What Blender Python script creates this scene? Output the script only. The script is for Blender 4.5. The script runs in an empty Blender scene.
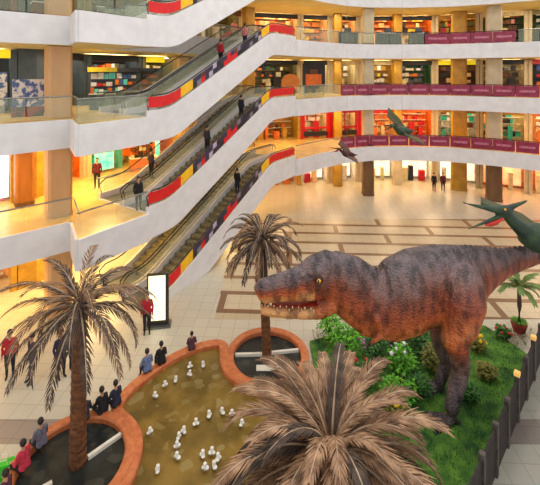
import bpy, bmesh, math, random
import numpy as np
from mathutils import Vector, Matrix, noise
random.seed(7)
PI = math.pi
S = bpy.context.scene
COL = S.collection

# ------------------------------------------------------------------ camera model
F, HX, HY, CZ = 390.0, 270.0, 72.0, 11.1
def P(px, py, Y):                       # point of the place at depth Y
    return Vector(((px-HX)/F*Y, Y, CZ-(py-HY)/F*Y))
def G(px, py, z=0.0):                   # point at height z
    Y = F*(CZ-z)/(py-HY)
    return Vector(((px-HX)/F*Y, Y, z))

# ------------------------------------------------------------------ materials
MATS = {}
def lin(c):
    return tuple((v/255/12.92 if v/255 <= .04045 else ((v/255+.055)/1.055)**2.4) for v in c)+(1,)
def mat(name, c, c2=None, scale=4.0, rough=.6, metal=0., emit=0., stretch=None, detail=4, bump=0., contrast=(.35,.65)):
    if name in MATS: return MATS[name]
    m = bpy.data.materials.new(name); m.use_nodes = True
    N, L = m.node_tree.nodes, m.node_tree.links
    b = N['Principled BSDF']
    b.inputs['Roughness'].default_value = rough; b.inputs['Metallic'].default_value = metal
    if c2 is None: c2 = tuple(v*.88 for v in c)
    tc = N.new('ShaderNodeTexCoord'); mp = N.new('ShaderNodeMapping')
    L.new(tc.outputs['Object'], mp.inputs['Vector'])
    if stretch: mp.inputs['Scale'].default_value = stretch
    nz = N.new('ShaderNodeTexNoise'); nz.inputs['Scale'].default_value = scale; nz.inputs['Detail'].default_value = detail
    L.new(mp.outputs[0], nz.inputs['Vector'])
    r = N.new('ShaderNodeValToRGB'); r.color_ramp.elements[0].position = contrast[0]; r.color_ramp.elements[1].position = contrast[1]
    r.color_ramp.elements[0].color = lin(c); r.color_ramp.elements[1].color = lin(c2)
    L.new(nz.outputs['Fac'], r.inputs['Fac']); L.new(r.outputs['Color'], b.inputs['Base Color'])
    if emit:
        L.new(r.outputs['Color'], b.inputs['Emission Color']); b.inputs['Emission Strength'].default_value = emit
    if bump:
        bp = N.new('ShaderNodeBump'); bp.inputs['Strength'].default_value = bump; bp.inputs['Distance'].default_value = .03
        L.new(nz.outputs['Fac'], bp.inputs['Height']); L.new(bp.outputs[0], b.inputs['Normal'])
    MATS[name] = m; return m
def glass(name, c, alpha=.25):
    if name in MATS: return MATS[name]
    m = bpy.data.materials.new(name); m.use_nodes = True
    N, L = m.node_tree.nodes, m.node_tree.links
    b = N['Principled BSDF']; b.inputs['Base Color'].default_value = lin(c); b.inputs['Roughness'].default_value = .06
    t = N.new('ShaderNodeBsdfTransparent'); mx = N.new('ShaderNodeMixShader'); mx.inputs[0].default_value = alpha
    nz = N.new('ShaderNodeTexNoise'); nz.inputs['Scale'].default_value = 1.2
    mr = N.new('ShaderNodeMapRange'); mr.inputs['To Min'].default_value = alpha*.7; mr.inputs['To Max'].default_value = alpha*1.3
    L.new(nz.outputs['Fac'], mr.inputs['Value']); L.new(mr.outputs[0], mx.inputs[0])
    L.new(t.outputs[0], mx.inputs[1]); L.new(b.outputs[0], mx.inputs[2]); L.new(mx.outputs[0], N['Material Output'].inputs['Surface'])
    MATS[name] = m; return m

M_FASCIA = mat('fascia_white', (226,224,225), (216,213,214), 1.5, .5)
M_SOFFIT = mat('soffit_cream', (232,214,160), (224,202,142), 1.0, .7)
M_GFLOOR = mat('gallery_floor_stone', (226,200,128), (205,172,98), .9, .22)
M_CREAM = mat('cream_panel', (228,214,176), (214,196,150), 2, .6)
M_STEEL = mat('brushed_steel', (150,152,150), (120,124,122), 8, .3, .8)
M_BLACK = mat('black_rubber', (22,21,24), (34,32,36), 8, .5)
M_COL_TAN = mat('column_tan_stone', (214,170,122), (194,150,104), 1.2, .45, stretch=(1,1,.3))
M_COL_BROWN = mat('column_brown_stone', (120,84,46), (100,68,38), 1.5, .45, stretch=(1,1,.3))
M_COL_CREAM = mat('column_cream_stone', (205,186,150), (188,170,138), 1.5, .45)
M_COL_GOLD = mat('column_gold', (186,142,40), (160,116,30), 1.5, .35)
M_GLASS = glass('balustrade_glass', (200,215,190), .13)
M_GLASS2 = glass('escalator_glass', (190,200,180), .15)
M_MAROON = mat('maroon_film', (150,38,72), (120,26,52), 3, .35)
M_MAROON_L = mat('maroon_film_light', (196,120,140), (170,90,112), 6, .35)
M_RED = mat('advert_red', (222,20,20), (206,12,16), 3, .4)
M_YEL = mat('advert_yellow', (248,196,20), (240,176,14), 3, .4)
M_SHRED = mat('shop_red', (205,18,32), (180,12,26), 3, .4)

# ------------------------------------------------------------------ mesh helpers
class MB:
    def __init__(s): s.v = []; s.f = []; s.m = []
    def add(s, vs, fs, mi=0):
        n = len(s.v); s.v += [tuple(v) for v in vs]
        s.f += [tuple(i+n for i in f) for f in fs]; s.m += [mi]*len(fs); return s
    def box(s, x0, x1, y0, y1, z0, z1, mi=0, M=None):
        vs = [Vector((x,y,z)) for z in (z0,z1) for x,y in ((x0,y0),(x1,y0),(x1,y1),(x0,y1))]
        if M: vs = [M @ v for v in vs]
        return s.add(vs, [(3,2,1,0),(4,5,6,7),(0,1,5,4),(1,2,6,5),(2,3,7,6),(3,0,4,7)], mi)
    def tube(s, pts, rs, n=8, mi=0, cap=True, flat=1.0, up=Vector((0,0,1))):
        pts = [Vector(p) for p in pts]
        if not hasattr(rs, '__len__'): rs = [rs]*len(pts)
        vs = []; fs = []
        for i, p in enumerate(pts):
            t = (pts[min(i+1,len(pts)-1)]-pts[max(i-1,0)]).normalized()
            a = t.cross(up)
            if a.length < 1e-3: a = t.cross(Vector((1,0,0)))
            a.normalize(); b = a.cross(t)
            for k in range(n):
                w = 2*PI*k/n
                vs.append(p + a*math.cos(w)*rs[i]*flat + b*math.sin(w)*rs[i])
        for i in range(len(pts)-1):
            for k in range(n):
                fs.append((i*n+k, i*n+(k+1)%n, (i+1)*n+(k+1)%n, (i+1)*n+k))
        if cap: fs += [tuple(range(n))[::-1], tuple((len(pts)-1)*n+k for k in range(n))]
        return s.add(vs, fs, mi)
    def loft(s, secs, n=20, mi=0):       # secs: (centre, half_w, half_h_up, half_h_down)
        vs = []; fs = []
        cs = [Vector(q[0]) for q in secs]
        for i, q in enumerate(secs):
            t = (cs[min(i+1,len(cs)-1)]-cs[max(i-1,0)]).normalized()
            a = t.cross(Vector((0,0,1))).normalized(); b = a.cross(t)
            for k in range(n):
                w = 2*PI*k/n; sn = math.sin(w)
                vs.append(cs[i] + a*math.cos(w)*q[1] + b*sn*(q[2] if sn > 0 else q[3]))
        for i in range(len(secs)-1):
            for k in range(n):
                fs.append((i*n+k, i*n+(k+1)%n, (i+1)*n+(k+1)%n, (i+1)*n+k))
        fs += [tuple(range(n))[::-1], tuple((len(secs)-1)*n+k for k in range(n))]
        return s.add(vs, fs, mi)
    def ball(s, c, r, n=10, m=7, mi=0, sc=(1,1,1), R=None):
        c = Vector(c); vs = []; fs = []
        for j in range(m+1):
            th = PI*j/m
            for k in range(n):
                ph = 2*PI*k/n
                d = Vector((math.sin(th)*math.cos(ph)*sc[0], math.sin(th)*math.sin(ph)*sc[1], math.cos(th)*sc[2]))*r
                if R: d = R @ d
                vs.append(c+d)
        for j in range(m):
            for k in range(n):
                fs.append((j*n+k, (j+1)*n+k, (j+1)*n+(k+1)%n, j*n+(k+1)%n))
        return s.add(vs, fs, mi)
    def cap(s, a, ra, b, rb, mi=0, n=10):
        a, b = Vector(a), Vector(b)
        s.tube([a, b], [ra, rb], n, mi); s.ball(a, ra, n, 6, mi); return s.ball(b, rb, n, 6, mi)
    def prism(s, poly, z0, z1, mi=0):     # poly list of (x,y) ccw
        n = len(poly)
        vs = [(x,y,z0) for x,y in poly]+[(x,y,z1) for x,y in poly]
        fs = [tuple(range(n))[::-1], tuple(range(n,2*n))]+[(i,(i+1)%n,n+(i+1)%n,n+i) for i in range(n)]
        return s.add(vs, fs, mi)
    def mesh(s, name, mats):
        me = bpy.data.meshes.new(name); me.from_pydata(s.v, [], s.f)
        mats = mats if isinstance(mats, (list,tuple)) else [mats]
        for m in mats: me.materials.append(m)
        me.polygons.foreach_set('material_index', s.m)
        me.validate(); return me
    def build(s, name, mats, parent=None, smooth=False, tri=False, recalc=True):
        me = s.mesh(name, mats)
        bm = bmesh.new(); bm.from_mesh(me)
        if recalc: bmesh.ops.recalc_face_normals(bm, faces=bm.faces)
        if tri: bmesh.ops.triangulate(bm, faces=[f for f in bm.faces if len(f.verts) > 4])
        bm.to_mesh(me); bm.free()
        if smooth: me.polygons.foreach_set('use_smooth', [True]*len(me.polygons))
        o = bpy.data.objects.new(name, me); COL.objects.link(o)
        if parent: o.parent = parent
        return o

def tag(o, label=None, cat=None, group=None, kind=None):
    if label: o['label'] = label
    if cat: o['category'] = cat
    if group: o['group'] = group
    if kind: o['kind'] = kind
    return o
def empty(name, loc=(0,0,0), rz=0, **k):
    o = bpy.data.objects.new(name, None); COL.objects.link(o)
    o.location = loc; o.rotation_euler = (0,0,rz); o.empty_display_size = .2
    tag(o, **k); return o
def copy_tree(o, parent=None):
    c = o.copy(); COL.objects.link(c)
    if parent: c.parent = parent
    for ch in [x for x in COL.objects if x.parent == o]: copy_tree(ch, c)
    return c
def struct(o): o['kind'] = 'structure'; return o
def recenter(o):                          # put the origin of a single-mesh thing at its base
    me = o.data
    co = np.empty(len(me.vertices)*3); me.vertices.foreach_get('co', co); co = co.reshape(-1,3)
    c = (co.min(0)+co.max(0))/2; c[2] = co[:,2].min()
    me.transform(Matrix.Translation(Vector(-c))); o.location = Vector(c)
    return o

def remeshed(mb, name, mats, voxel, parent=None, smooth_it=2, refs=None):
    """one continuous skin grown round the volumes collected in mb"""
    me = mb.mesh(name+'_src', mats[0]); src = bpy.data.objects.new(name+'_src', me); COL.objects.link(src)
    r = src.modifiers.new('r','REMESH'); r.mode = 'VOXEL'; r.voxel_size = voxel
    s = src.modifiers.new('s','SMOOTH'); s.factor = .5; s.iterations = smooth_it
    dg = bpy.context.evaluated_depsgraph_get(); dg.update()
    ev = src.evaluated_get(dg); out = bpy.data.meshes.new_from_object(ev)
    out.name = name
    bpy.data.objects.remove(src); bpy.data.meshes.remove(me)
    out.materials.clear()
    for m in mats: out.materials.append(m)
    out.polygons.foreach_set('use_smooth', [True]*len(out.polygons))
    if refs:                               # refs: (a, b, radius, material)
        n = len(out.polygons); c = np.empty(n*3); out.polygons.foreach_get('center', c); c = c.reshape(-1,3)
        best = np.full(n, 1e9); idx = np.zeros(n, int)
        for a,b,rr,mi in refs:
            a = np.array(a); d = np.array(b)-a; L2 = max(d@d, 1e-9)
            t = np.clip(((c-a)@d)/L2, 0, 1)
            dist = np.linalg.norm(c-a-t[:,None]*d, axis=1)-rr
            w = dist < best; best[w] = dist[w]; idx[w] = mi
        out.polygons.foreach_set('material_index', idx.tolist())
    o = bpy.data.objects.new(name, out); COL.objects.link(o)
    if parent: o.parent = parent
    return o

# ------------------------------------------------------------------ ground floor
def floor_mat():
    m = bpy.data.materials.new('polished_mall_floor'); m.use_nodes = True
    N, L = m.node_tree.nodes, m.node_tree.links
    b = N['Principled BSDF']; b.inputs['Roughness'].default_value = .28
    tc = N.new('ShaderNodeTexCoord')
    mp = N.new('ShaderNodeMapping'); mp.inputs['Rotation'].default_value = (0,0,.05); L.new(tc.outputs['Object'], mp.inputs[0])
    br = N.new('ShaderNodeTexBrick'); br.inputs['Scale'].default_value = 1
    br.inputs['Brick Width'].default_value = 6.5; br.inputs['Row Height'].default_value = 1.5
    br.inputs['Mortar Size'].default_value = .16; br.inputs['Mortar Smooth'].default_value = .0
    br.inputs['Color1'].default_value = lin((200,184,154)); br.inputs['Color2'].default_value = lin((188,170,138))
    br.inputs['Mortar'].default_value = lin((128,96,68))
    L.new(mp.outputs[0], br.inputs['Vector'])
    # small tiles
    b2 = N.new('ShaderNodeTexBrick'); b2.offset = 0; b2.inputs['Scale'].default_value = 1
    b2.inputs['Brick Width'].default_value = .6; b2.inputs['Row Height'].default_value = .6; b2.inputs['Mortar Size'].default_value = .012
    b2.inputs['Color1'].default_value = (1,1,1,1); b2.inputs['Color2'].default_value = (.93,.93,.92,1); b2.inputs['Mortar'].default_value = (.72,.7,.68,1)
    L.new(mp.outputs[0], b2.inputs['Vector'])
    # lines only in the far half of the hall
    sx = N.new('ShaderNodeSeparateXYZ'); L.new(tc.outputs['Object'], sx.inputs[0])
    g = N.new('ShaderNodeMath'); g.operation = 'GREATER_THAN'; g.inputs[1].default_value = 17.5; L.new(sx.outputs['Y'], g.inputs[0])
    lt = N.new('ShaderNodeMath'); lt.operation = 'LESS_THAN'; lt.inputs[1].default_value = 29.4; L.new(sx.outputs['Y'], lt.inputs[0])
    gx = N.new('ShaderNodeMath'); gx.operation = 'GREATER_THAN'; gx.inputs[1].default_value = -2.5; L.new(sx.outputs['X'], gx.inputs[0])
    m1 = N.new('ShaderNodeMath'); m1.operation = 'MULTIPLY'; L.new(g.outputs[0], m1.inputs[0]); L.new(lt.outputs[0], m1.inputs[1])
    m2 = N.new('ShaderNodeMath'); m2.operation = 'MULTIPLY'; L.new(m1.outputs[0], m2.inputs[0]); L.new(gx.outputs[0], m2.inputs[1])
    a = N.new('ShaderNodeMix'); a.data_type = 'RGBA'; a.inputs['A'].default_value = lin((196,189,170)); L.new(m2.outputs[0], a.inputs['Factor']); L.new(br.outputs['Color'], a.inputs['B'])
    # brown-grey band crossing the near part
    s2 = N.new('ShaderNodeMath'); s2.operation = 'SUBTRACT'; s2.inputs[1].default_value = 12.05; L.new(sx.outputs['Y'], s2.inputs[0])
    ab = N.new('ShaderNodeMath'); ab.operation = 'ABSOLUTE'; L.new(s2.outputs[0], ab.inputs[0])
    bd = N.new('ShaderNodeMath'); bd.operation = 'LESS_THAN'; bd.inputs[1].default_value = .42; L.new(ab.outputs[0], bd.inputs[0])
    c = N.new('ShaderNodeMix'); c.data_type = 'RGBA'; c.inputs['B'].default_value = lin((150,136,124)); L.new(bd.outputs[0], c.inputs['Factor']); L.new(a.outputs['Result'], c.inputs['A'])
    mu = N.new('ShaderNodeMix'); mu.data_type = 'RGBA'; mu.blend_type = 'MULTIPLY'; mu.inputs['Factor'].default_value = 1
    L.new(c.outputs['Result'], mu.inputs['A']); L.new(b2.outputs['Color'], mu.inputs['B'])
    # floor tinted a cooler grey right of the lawn
    xy = N.new('ShaderNodeMath'); xy.operation = 'SUBTRACT'; L.new(sx.outputs['X'], xy.inputs[0]); L.new(sx.outputs['Y'], xy.inputs[1])
    gz = N.new('ShaderNodeMath'); gz.operation = 'GREATER_THAN'; gz.inputs[1].default_value = -4.7; L.new(xy.outputs[0], gz.inputs[0])
    gm = N.new('ShaderNodeMath'); gm.operation = 'MULTIPLY'; gm.inputs[1].default_value = .75; L.new(gz.outputs[0], gm.inputs[0])
    gg = N.new('ShaderNodeMix'); gg.data_type = 'RGBA'; gg.blend_type = 'MULTIPLY'; gg.inputs['B'].default_value = (.56,.61,.66,1)
    L.new(gm.outputs[0], gg.inputs['Factor']); L.new(mu.outputs['Result'], gg.inputs['A'])
    L.new(gg.outputs['Result'], b.inputs['Base Color'])
    return m
struct(MB().box(-26,40,2,48,-.3,0).build('floor', floor_mat()))

# ------------------------------------------------------------------ galleries
H = 4.5
EDGE = [(-16.5,10.47),(-8.74,17.2),(-7.54,15.3),(-5.66,18.1),(-9.0,20.3),(-1.3,31.6),(2.0,29.4),
        (4.2,31.7),(6.4,33.5),(8.8,34.4),(12.3,34.5),(15.7,34.0),(18.6,32.6),(21.3,30.8),(27.5,25.5)]
SHOP = [(-16,17),(-12.2,20.4),(-11.5,24.5),(-9,27.5),(-6.5,30.5),(-2.5,36.5),(3,38.2),(6,38.85),(9,39.5),
        (12.75,39.25),(16.5,39),(20,37.25),(23.5,35.5),(30,30)]
def offset(pl, d):
    out = []
    for i, p in enumerate(pl):
        ns = []
        for a, b in ((i-1,i),(i,i+1)):
            if a < 0 or b >= len(pl): continue
            v = Vector((pl[b][0]-pl[a][0], pl[b][1]-pl[a][1])).normalized(); ns.append(Vector((-v.y, v.x)))
        n = sum(ns, Vector((0,0)))/len(ns); n = n/max(n.length**2, .35)
        out.append((p[0]+n.x*d, p[1]+n.y*d))
    return out
BACK = offset(SHOP, 3.6)
slab = EDGE + BACK[::-1]
for L in (1,2,3,4):
    z = H*L
    struct(MB().prism(slab, z-.45, z).build('floor', M_GFLOOR, tri=True))
    struct(MB().prism(slab, z-1.2, z-1.12).build('ceiling', M_SOFFIT, tri=True))
# fascia bands: one per straight run and level
tn = 0
runs = [(0,2),(2,3),(3,4),(4,6),(6,len(EDGE)-1)]
for L in (1,2,3,4):
    z = H*L
    for a,b in ((0,1),(1,2),(2,3),(3,4),(4,5),(5,6),(6,len(EDGE)-1)):
        tn += 1
        pl = EDGE[a:b+1]; inn = offset(pl, -.10); out_ = offset(pl, .02)
        struct(MB().prism(inn + out_[::-1], z-1.22, z+.03).build('trim_%d'%tn, M_FASCIA, tri=True))
W_BACK = mat('back_wall_plaster', (190,160,100), (176,146,88), 1, .7)
for nm, a, b in (('wall_left',0,5),('wall_far',5,11),('wall_right',11,13)):
    pl = BACK[a:b+1]
    struct(MB().prism(pl+offset(pl,.25)[::-1], 0, 18).build(nm, W_BACK, tri=True))

# ------------------------------------------------------------------ shops
LV = ['ground floor','first upper floor','second upper floor','third upper floor']
C = dict(red=(205,22,30), org=(236,120,30), yel=(240,205,30), gold=(190,145,45), teal=(30,180,170), cyan=(110,225,215),
         wht=(240,236,228), crm=(240,222,170), peach=(250,196,140), dk=(34,32,36), gry=(90,96,100), blu=(70,100,160),
         brn=(110,66,32), olv=(120,112,60), grn=(50,90,50), pnk=(235,150,150), mar=(120,20,40), lil=(232,228,244), slate=(70,84,96))
# level -> 13 units: wall, sign, goods palette, glow, description
T = {
0: [('peach','org',['red','crm','org'],5,'orange-walled shop with a red stand'),
    ('yel','gold',['crm','org','gold'],5,'yellow-lit shop with cream shelves'),
    ('gold','yel',['crm','yel','brn'],5,'golden shop with yellow sign board'),
    ('gold','olv',['crm','yel','olv'],5,'shop with olive sign and golden back wall'),
    ('gold','brn',['crm','yel','brn'],5,'shop with brown sign and golden wall'),
    ('peach','gold',['crm','org','wht'],7,'peach-walled shop beside the golden pier'),
    ('wht','org',['peach','crm','red'],9,'bright white shop with orange sign'),
    ('wht','org',['red','peach','wht'],10,'white shop with red goods under the brown flying reptile'),
    ('wht','peach',['crm','peach','wht'],10,'glowing white shop with peach sign'),
    ('wht','peach',['crm','red','dk','peach'],10,'glowing shop with red and black goods'),
    ('wht','pnk',['pnk','org','wht','mar'],10,'white shop with pink display'),
    ('peach','org',['crm','org','peach'],9,'peach-lit shop with orange sign beside the brown column'),
    ('peach','red',['red','peach','crm'],9,'peach shop with red sign at the right end')],
1: [('lil','wht',['wht','lil','pnk'],9,'brilliant white shop with lilac display'),
    ('org','red',['teal','org','red','brn'],5,'orange shop with red and teal strips'),
    ('crm','teal',['teal','cyan','org','yel'],5,'shop with turquoise signs and yellow wall'),
    ('org','org',['cyan','dk','org','crm'],5,'orange shop with black and cyan displays'),
    ('gold','gold',['gold','crm','olv'],4,'shop front in gold panelling'),
    ('gold','brn',['org','brn','gold'],4,'golden shop with brown sign'),
    ('crm','red',['crm','wht','red'],7,'red-framed shop with cream windows'),
    ('crm','red',['red','crm','wht'],7,'red-framed shop with white goods'),
    ('peach','red',['red','org','crm'],7,'shop with red sign and peach wall behind the green flying reptile'),
    ('org','org',['org','crm','brn','red'],8,'orange shop crowded with goods'),
    ('wht','gold',['wht','teal','cyan','brn'],7,'white shop with teal goods beside the gold pier'),
    ('crm','gold',['teal','dk','peach'],7,'cream shop with dark teal display'),
    ('peach','org',['peach','wht','org','crm'],9,'peach and orange shop with white shelves')],
2: [('slate','yel',['blu','wht','red','lil','gry'],6,'dark shop with long yellow sign and blue and white goods'),
    ('slate','dk',['wht','yel','gry','cyan','brn'],6,'dark shop with a yellow square panel'),
    ('slate','dk',['gry','org','cyan','wht','olv','org','red'],6,'slate grey shop with orange goods'),
    ('olv','yel',['olv','crm','gry','brn'],5,'dark olive shop with yellow sign'),
    ('gold','gold',['olv','gold','crm','grn'],3,'olive and gold shop with green goods'),
    ('olv','dk',['grn','crm','dk','org'],4,'dark green shop next to the orange sign'),
    ('crm','dk',['org','dk','crm'],6,'cream shop with black and orange poster'),
    ('crm','crm',['crm','wht','olv'],6,'pale cream shop'),
    ('gold','crm',['olv','yel','wht','gold'],6,'olive yellow shop with white lamp'),
    ('grn','dk',['crm','wht','org','gry'],4,'dark green shop with lit cream window'),
    ('brn','yel',['dk','peach','brn'],4,'dark brown shop with yellow sign'),
    ('crm','dk',['dk','gry','brn'],4,'shop with black sign behind the cream column'),
    ('slate','red',['org','blu','dk','red','gry'],3,'dark shop with red sign and orange and blue goods')],
3: [('brn','dk',['dk','brn','blu'],2,'black and brown shop'),
    ('olv','dk',['olv','brn','dk'],2,'dim olive shop'),
    ('olv','gry',['gry','olv','dk'],2,'grey-signed olive shop'),
    ('gry','dk',['dk','gry','wht'],2,'grey shop with white goods'),
    ('olv','brn',['pnk','wht','olv','red'],3,'olive shop with pink goods'),
    ('peach','dk',['org','crm','peach'],7,'orange-lit shop with black lintel, first after the escalators'),
    ('peach','dk',['org','yel','crm','dk'],7,'orange-lit shop with black lintel and yellow goods'),
    ('peach','dk',['org','dk','wht'],7,'orange-lit shop with black counter goods'),
    ('org','dk',['peach','crm','org'],7,'orange shop with black lintel and peach goods'),
    ('org','dk',['dk','crm','yel'],7,'orange shop with black lintel and cream goods'),
    ('gold','gold',['red','grn','gold'],5,'golden shop with red and green goods'),
    ('grn','crm',['crm','grn','pnk','brn'],3,'green shop with cream sign'),
    ('grn','olv',['gry','wht','dk','olv'],2,'dark green shop with white and grey goods')]}
GM = {k: mat('shop_'+k, v, tuple(x*.85 for x in v), 2.5, .5) for k,v in C.items()}
WHERE = ['at the left end','beside the left column','left of the escalators','behind the foot of the escalators','behind the middle of the escalators',
         'behind the top of the escalators','right of the escalators','left of the far middle column','behind the far middle column',
         'right of the far middle column','behind the gold piers','behind the right column','at the right end']
for L in range(4):
    for u in range(13):
        a, b = Vector(SHOP[u]), Vector(SHOP[u+1]); d = (b-a).normalized(); a = a+d*{1:.85,4:.8}.get(u,0); b = b-d*{0:.85,3:.8}.get(u,0); d = b-a; w = d.length; ang = math.atan2(d.y, d.x)
        wall, sign, pal, glow, desc = T[L][u]
        t = empty('shop_front', (a.x,a.y,H*L), ang, label=next(q for q in ('%s, %s %s' % (desc, LV[L], WHERE[u]), '%s, %s'%(desc, LV[L]), desc) if len(q.split()) <= 16), cat='shop')
        lm = mat('shop_lamp_%d_%d'%(L,glow), (255,226,170) if L != 2 else (255,240,215), None, 1, .5, emit=glow*.8)
        Ht = 3.22; DP = 2.0
        MB().box(.02,w-.02,DP,DP+.1,.01,Ht).build('back_wall', GM[wall], t)
        for x0 in (.02, w-.14): MB().box(x0,x0+.12,.3,DP,.01,Ht).build('side_wall', GM[wall], t)
        for x0 in (.02, w-.3): MB().box(x0,x0+.28,0,.3,.01,Ht).build('pier', GM[wall] if L >= 2 and u < 4 else GM['gold'] if L < 2 and u in (0,3,4,5) else (M_SHRED if (L==1 and u in (6,7,8)) else M_COL_CREAM), t)
        MB().box(.3,w-.3 if not (L==2 and u==3) else w*.6,.02,.28,Ht-(.62 if L<2 else .42),Ht).build('sign_board', mat('lit_yellow_sign', (236,214,20), (250,228,40), 3, .5, emit=.35) if sign=='yel' else GM[sign], t)
        MB().box(.5,w-.5,.6,DP-.5,Ht-.1,Ht-.04).build('lamp_panel', lm, t)
        sh = MB(); rn = random.Random(L*50+u)
        for k in range(5): sh.box(.4,w-.4,DP-.45,DP,.35+.62*k,.39+.62*k)
        sh.build('shelf_unit', GM['wht'] if L < 2 else GM['brn'], t)
        g = MB()
        for k in range(5):
            x = .45
            while x < w-.8:
                ww = rn.uniform(.18,.55); hh = rn.uniform(.2,.5)
                if rn.random() < .85: g.box(x,x+ww,DP-.4,DP-.05,.4+.62*k,.4+.62*k+hh, rn.randrange(len(pal)))
                x += ww+.04
        for k in range(int(w*1.1)):       # stands at the shop window
            x = .6+k*.9+rn.uniform(-.1,.1)
            if x+.5 > w-.4: break
            g.box(x,x+rn.uniform(.3,.6),.7,1.15,.01,rn.uniform(.7,1.7), rn.randrange(len(pal)))
        tag(g.build('goods', [GM[q] for q in pal], t), kind='stuff')
        if L == 1 and u == 0:
            MB().box(w-2.6,w-.35,.3,.42,.25,2.9).build('glow_panel', mat('lit_white_display',(250,246,255),(226,222,250),1.2,.5,emit=1.1), t)
        if L == 0 and u >= 6:
            MB().box(.4,w-.4,DP-.62,DP-.5,.3,2.7).build('glow_panel', mat('peach_shop_glow' if u > 10 else 'cream_shop_glow',(255,190,140) if u > 10 else (255,226,186),(255,150,100) if u > 10 else (255,246,226),.9,.5,emit=.75), t)  # emissive panel added to make the far ground-floor shops glow, not a real display
        if L == 1 and u in (2,3):
            MB().box(w*.12,w*.45,-.05,.02,.25,1.35+.5*(u==3)).build('glow_panel', mat('lit_turquoise_display',(70,220,205),(140,240,215),2,.5,emit=.45), t)
        if L == 1 and u == 2: MB().box(w*.62,w*.95,-.05,.02,.9,2.5).build('orange_banner', GM['org'], t)
        if L == 2 and u == 0: MB().box(w-2.2,w-.4,.3,.4,.4,2.1).build('display_print', mat('blue_white_print',(225,222,226),(84,110,170),3.5,.5,contrast=(.48,.55)), t)
        if L == 1 and u in (6,7):          # red window frames with a black sill
            fr = MB()
            for x in (.3, w/2-.06, w-.42): fr.box(x,x+.12,-.06,.0,.3,2.7)
            fr.box(.3,w-.3,-.06,.0,1.0,1.2); fr.box(.3,w-.3,-.06,.0,2.5,2.7)
            fr.build('window_frame', M_SHRED, t); MB().box(.3,w-.3,-.14,-.06,.3,.75).build('sill', M_BLACK, t)

for v in (1,4):
    c0 = Vector(SHOP[v]); d0 = (Vector(SHOP[v-1])-c0).normalized(); d1 = (Vector(SHOP[v+1])-c0).normalized(); tn += 1
    struct(MB().prism([tuple(c0+d0*.83), tuple(c0), tuple(c0+d1*.78), tuple(c0+(d0+d1)*.9)], 0, 8.9).build('trim_%d'%tn, GM['gold'], tri=True)); tn += 1
    struct(MB().prism([tuple(c0+d0*.83), tuple(c0), tuple(c0+d1*.78), tuple(c0+(d0+d1)*.9)], 8.95, 16.7).build('trim_%d'%tn, GM['slate'], tri=True))

# ------------------------------------------------------------------ columns
def column(x, y, w, mats, label, rz=.0, levels=(0,1,2,3), group=None):
    t = empty('column', (x,y,0), rz, label=label, cat='column', group=group)
    for L in levels:
        c = w*.12; h = w/2
        poly = [(-h+c,-h),(h-c,-h),(h,-h+c),(h,h-c),(h-c,h),(-h+c,h),(-h,h-c),(-h,-h+c)]
        s = MB().prism(poly, L*H+.01, L*H+3.27).build('shaft', mats[0] if L==0 else mats[1], t)
        MB().prism([(a*1.05,b*1.05) for a,b in poly], L*H+.012, L*H+.2).build('base_ring', M_STEEL if False else mats[0], s)
column(-9.85,18.15,1.02,(M_COL_TAN,M_COL_TAN),'thick tan stone column behind the left gallery railing',.7)
column(-12.3,19.5,.8,(M_COL_BROWN,mat('column_ochre',(176,112,44),(140,86,34),1.5,.45,stretch=(1,1,.3))),'ochre brown column beside the white lit shop at the far left',.7,levels=(1,))
column(8.85,35.3,.95,(M_COL_BROWN,M_COL_CREAM),'far column with brown foot and cream upper floors, left one near the railing')
column(19.45,33.9,1.2,(M_COL_BROWN,M_COL_CREAM),'wide cream column with brown foot at the right gallery',-.4)
column(17.9,37.0,1.35,(M_COL_GOLD,M_COL_GOLD),'wide gold pier between the far shops, left of the right cream column',-.4)
column(6.6,38.1,.8,(M_COL_GOLD,M_COL_GOLD),'slim gold column before the far shops left of the middle column')
column(-6.7,29.2,.95,(M_COL_GOLD,M_COL_GOLD),'gold column seen between the escalators, nearer the foot',.8)
column(-1.9,34.6,.9,(M_COL_GOLD,M_COL_GOLD),'gold column seen behind the top of the escalators',.6)
column(12.6,38.6,.8,(M_COL_CREAM,M_COL_GOLD),'slim column before the far shops right of the middle column')

# ------------------------------------------------------------------ balustrades
def rail(pts, z, film, label, h=1.0, group=None):
    t = empty('glass_balustrade' if not film else 'maroon_balustrade', (pts[0][0],pts[0][1],z), 0, label=label, cat='railing')
    o = Vector((pts[0][0],pts[0][1]))
    pin = [Vector(p)-o for p in offset(pts, .07)]
    for i in range(len(pin)-1):
        a, b = pin[i], pin[i+1]; d = b-a; n = max(1, round(d.length/1.6)); u = d.normalized(); nn = Vector((-u.y,u.x))
        for k in range(n):
            p, q = a+d*k/n+u*.03, a+d*(k+1)/n-u*.03
            poly = [(p.x,p.y),(q.x,q.y),(q.x+nn.x*.02,q.y+nn.y*.02),(p.x+nn.x*.02,p.y+nn.y*.02)]
            if film:
                MB().prism(poly, .06, h-.06).build('panel', M_MAROON, t)
                e = [( x+nn.x*-.012*(1 if j<2 else 0), y+nn.y*-.012*(1 if j<2 else 0)) for j,(x,y) in enumerate(poly)]
                pp, qq = p+u*.25-nn*.015, q-u*.25-nn*.015
                MB().prism([(pp.x,pp.y),(qq.x,qq.y),(qq.x+nn.x*.012,qq.y+nn.y*.012),(pp.x+nn.x*.012,pp.y+nn.y*.012)], .42, .6).build('lettering_strip', M_MAROON_L, t)
            else:
                MB().prism(poly, .06, h-.04).build('glass_panel', M_GLASS, t)
    MB().tube([(p.x,p.y,h) for p in pin], .035, 8).build('handrail', M_STEEL if not film else mat('dark_maroon_rail',(84,14,34)), t)
fl = ['first','second','third']
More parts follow.
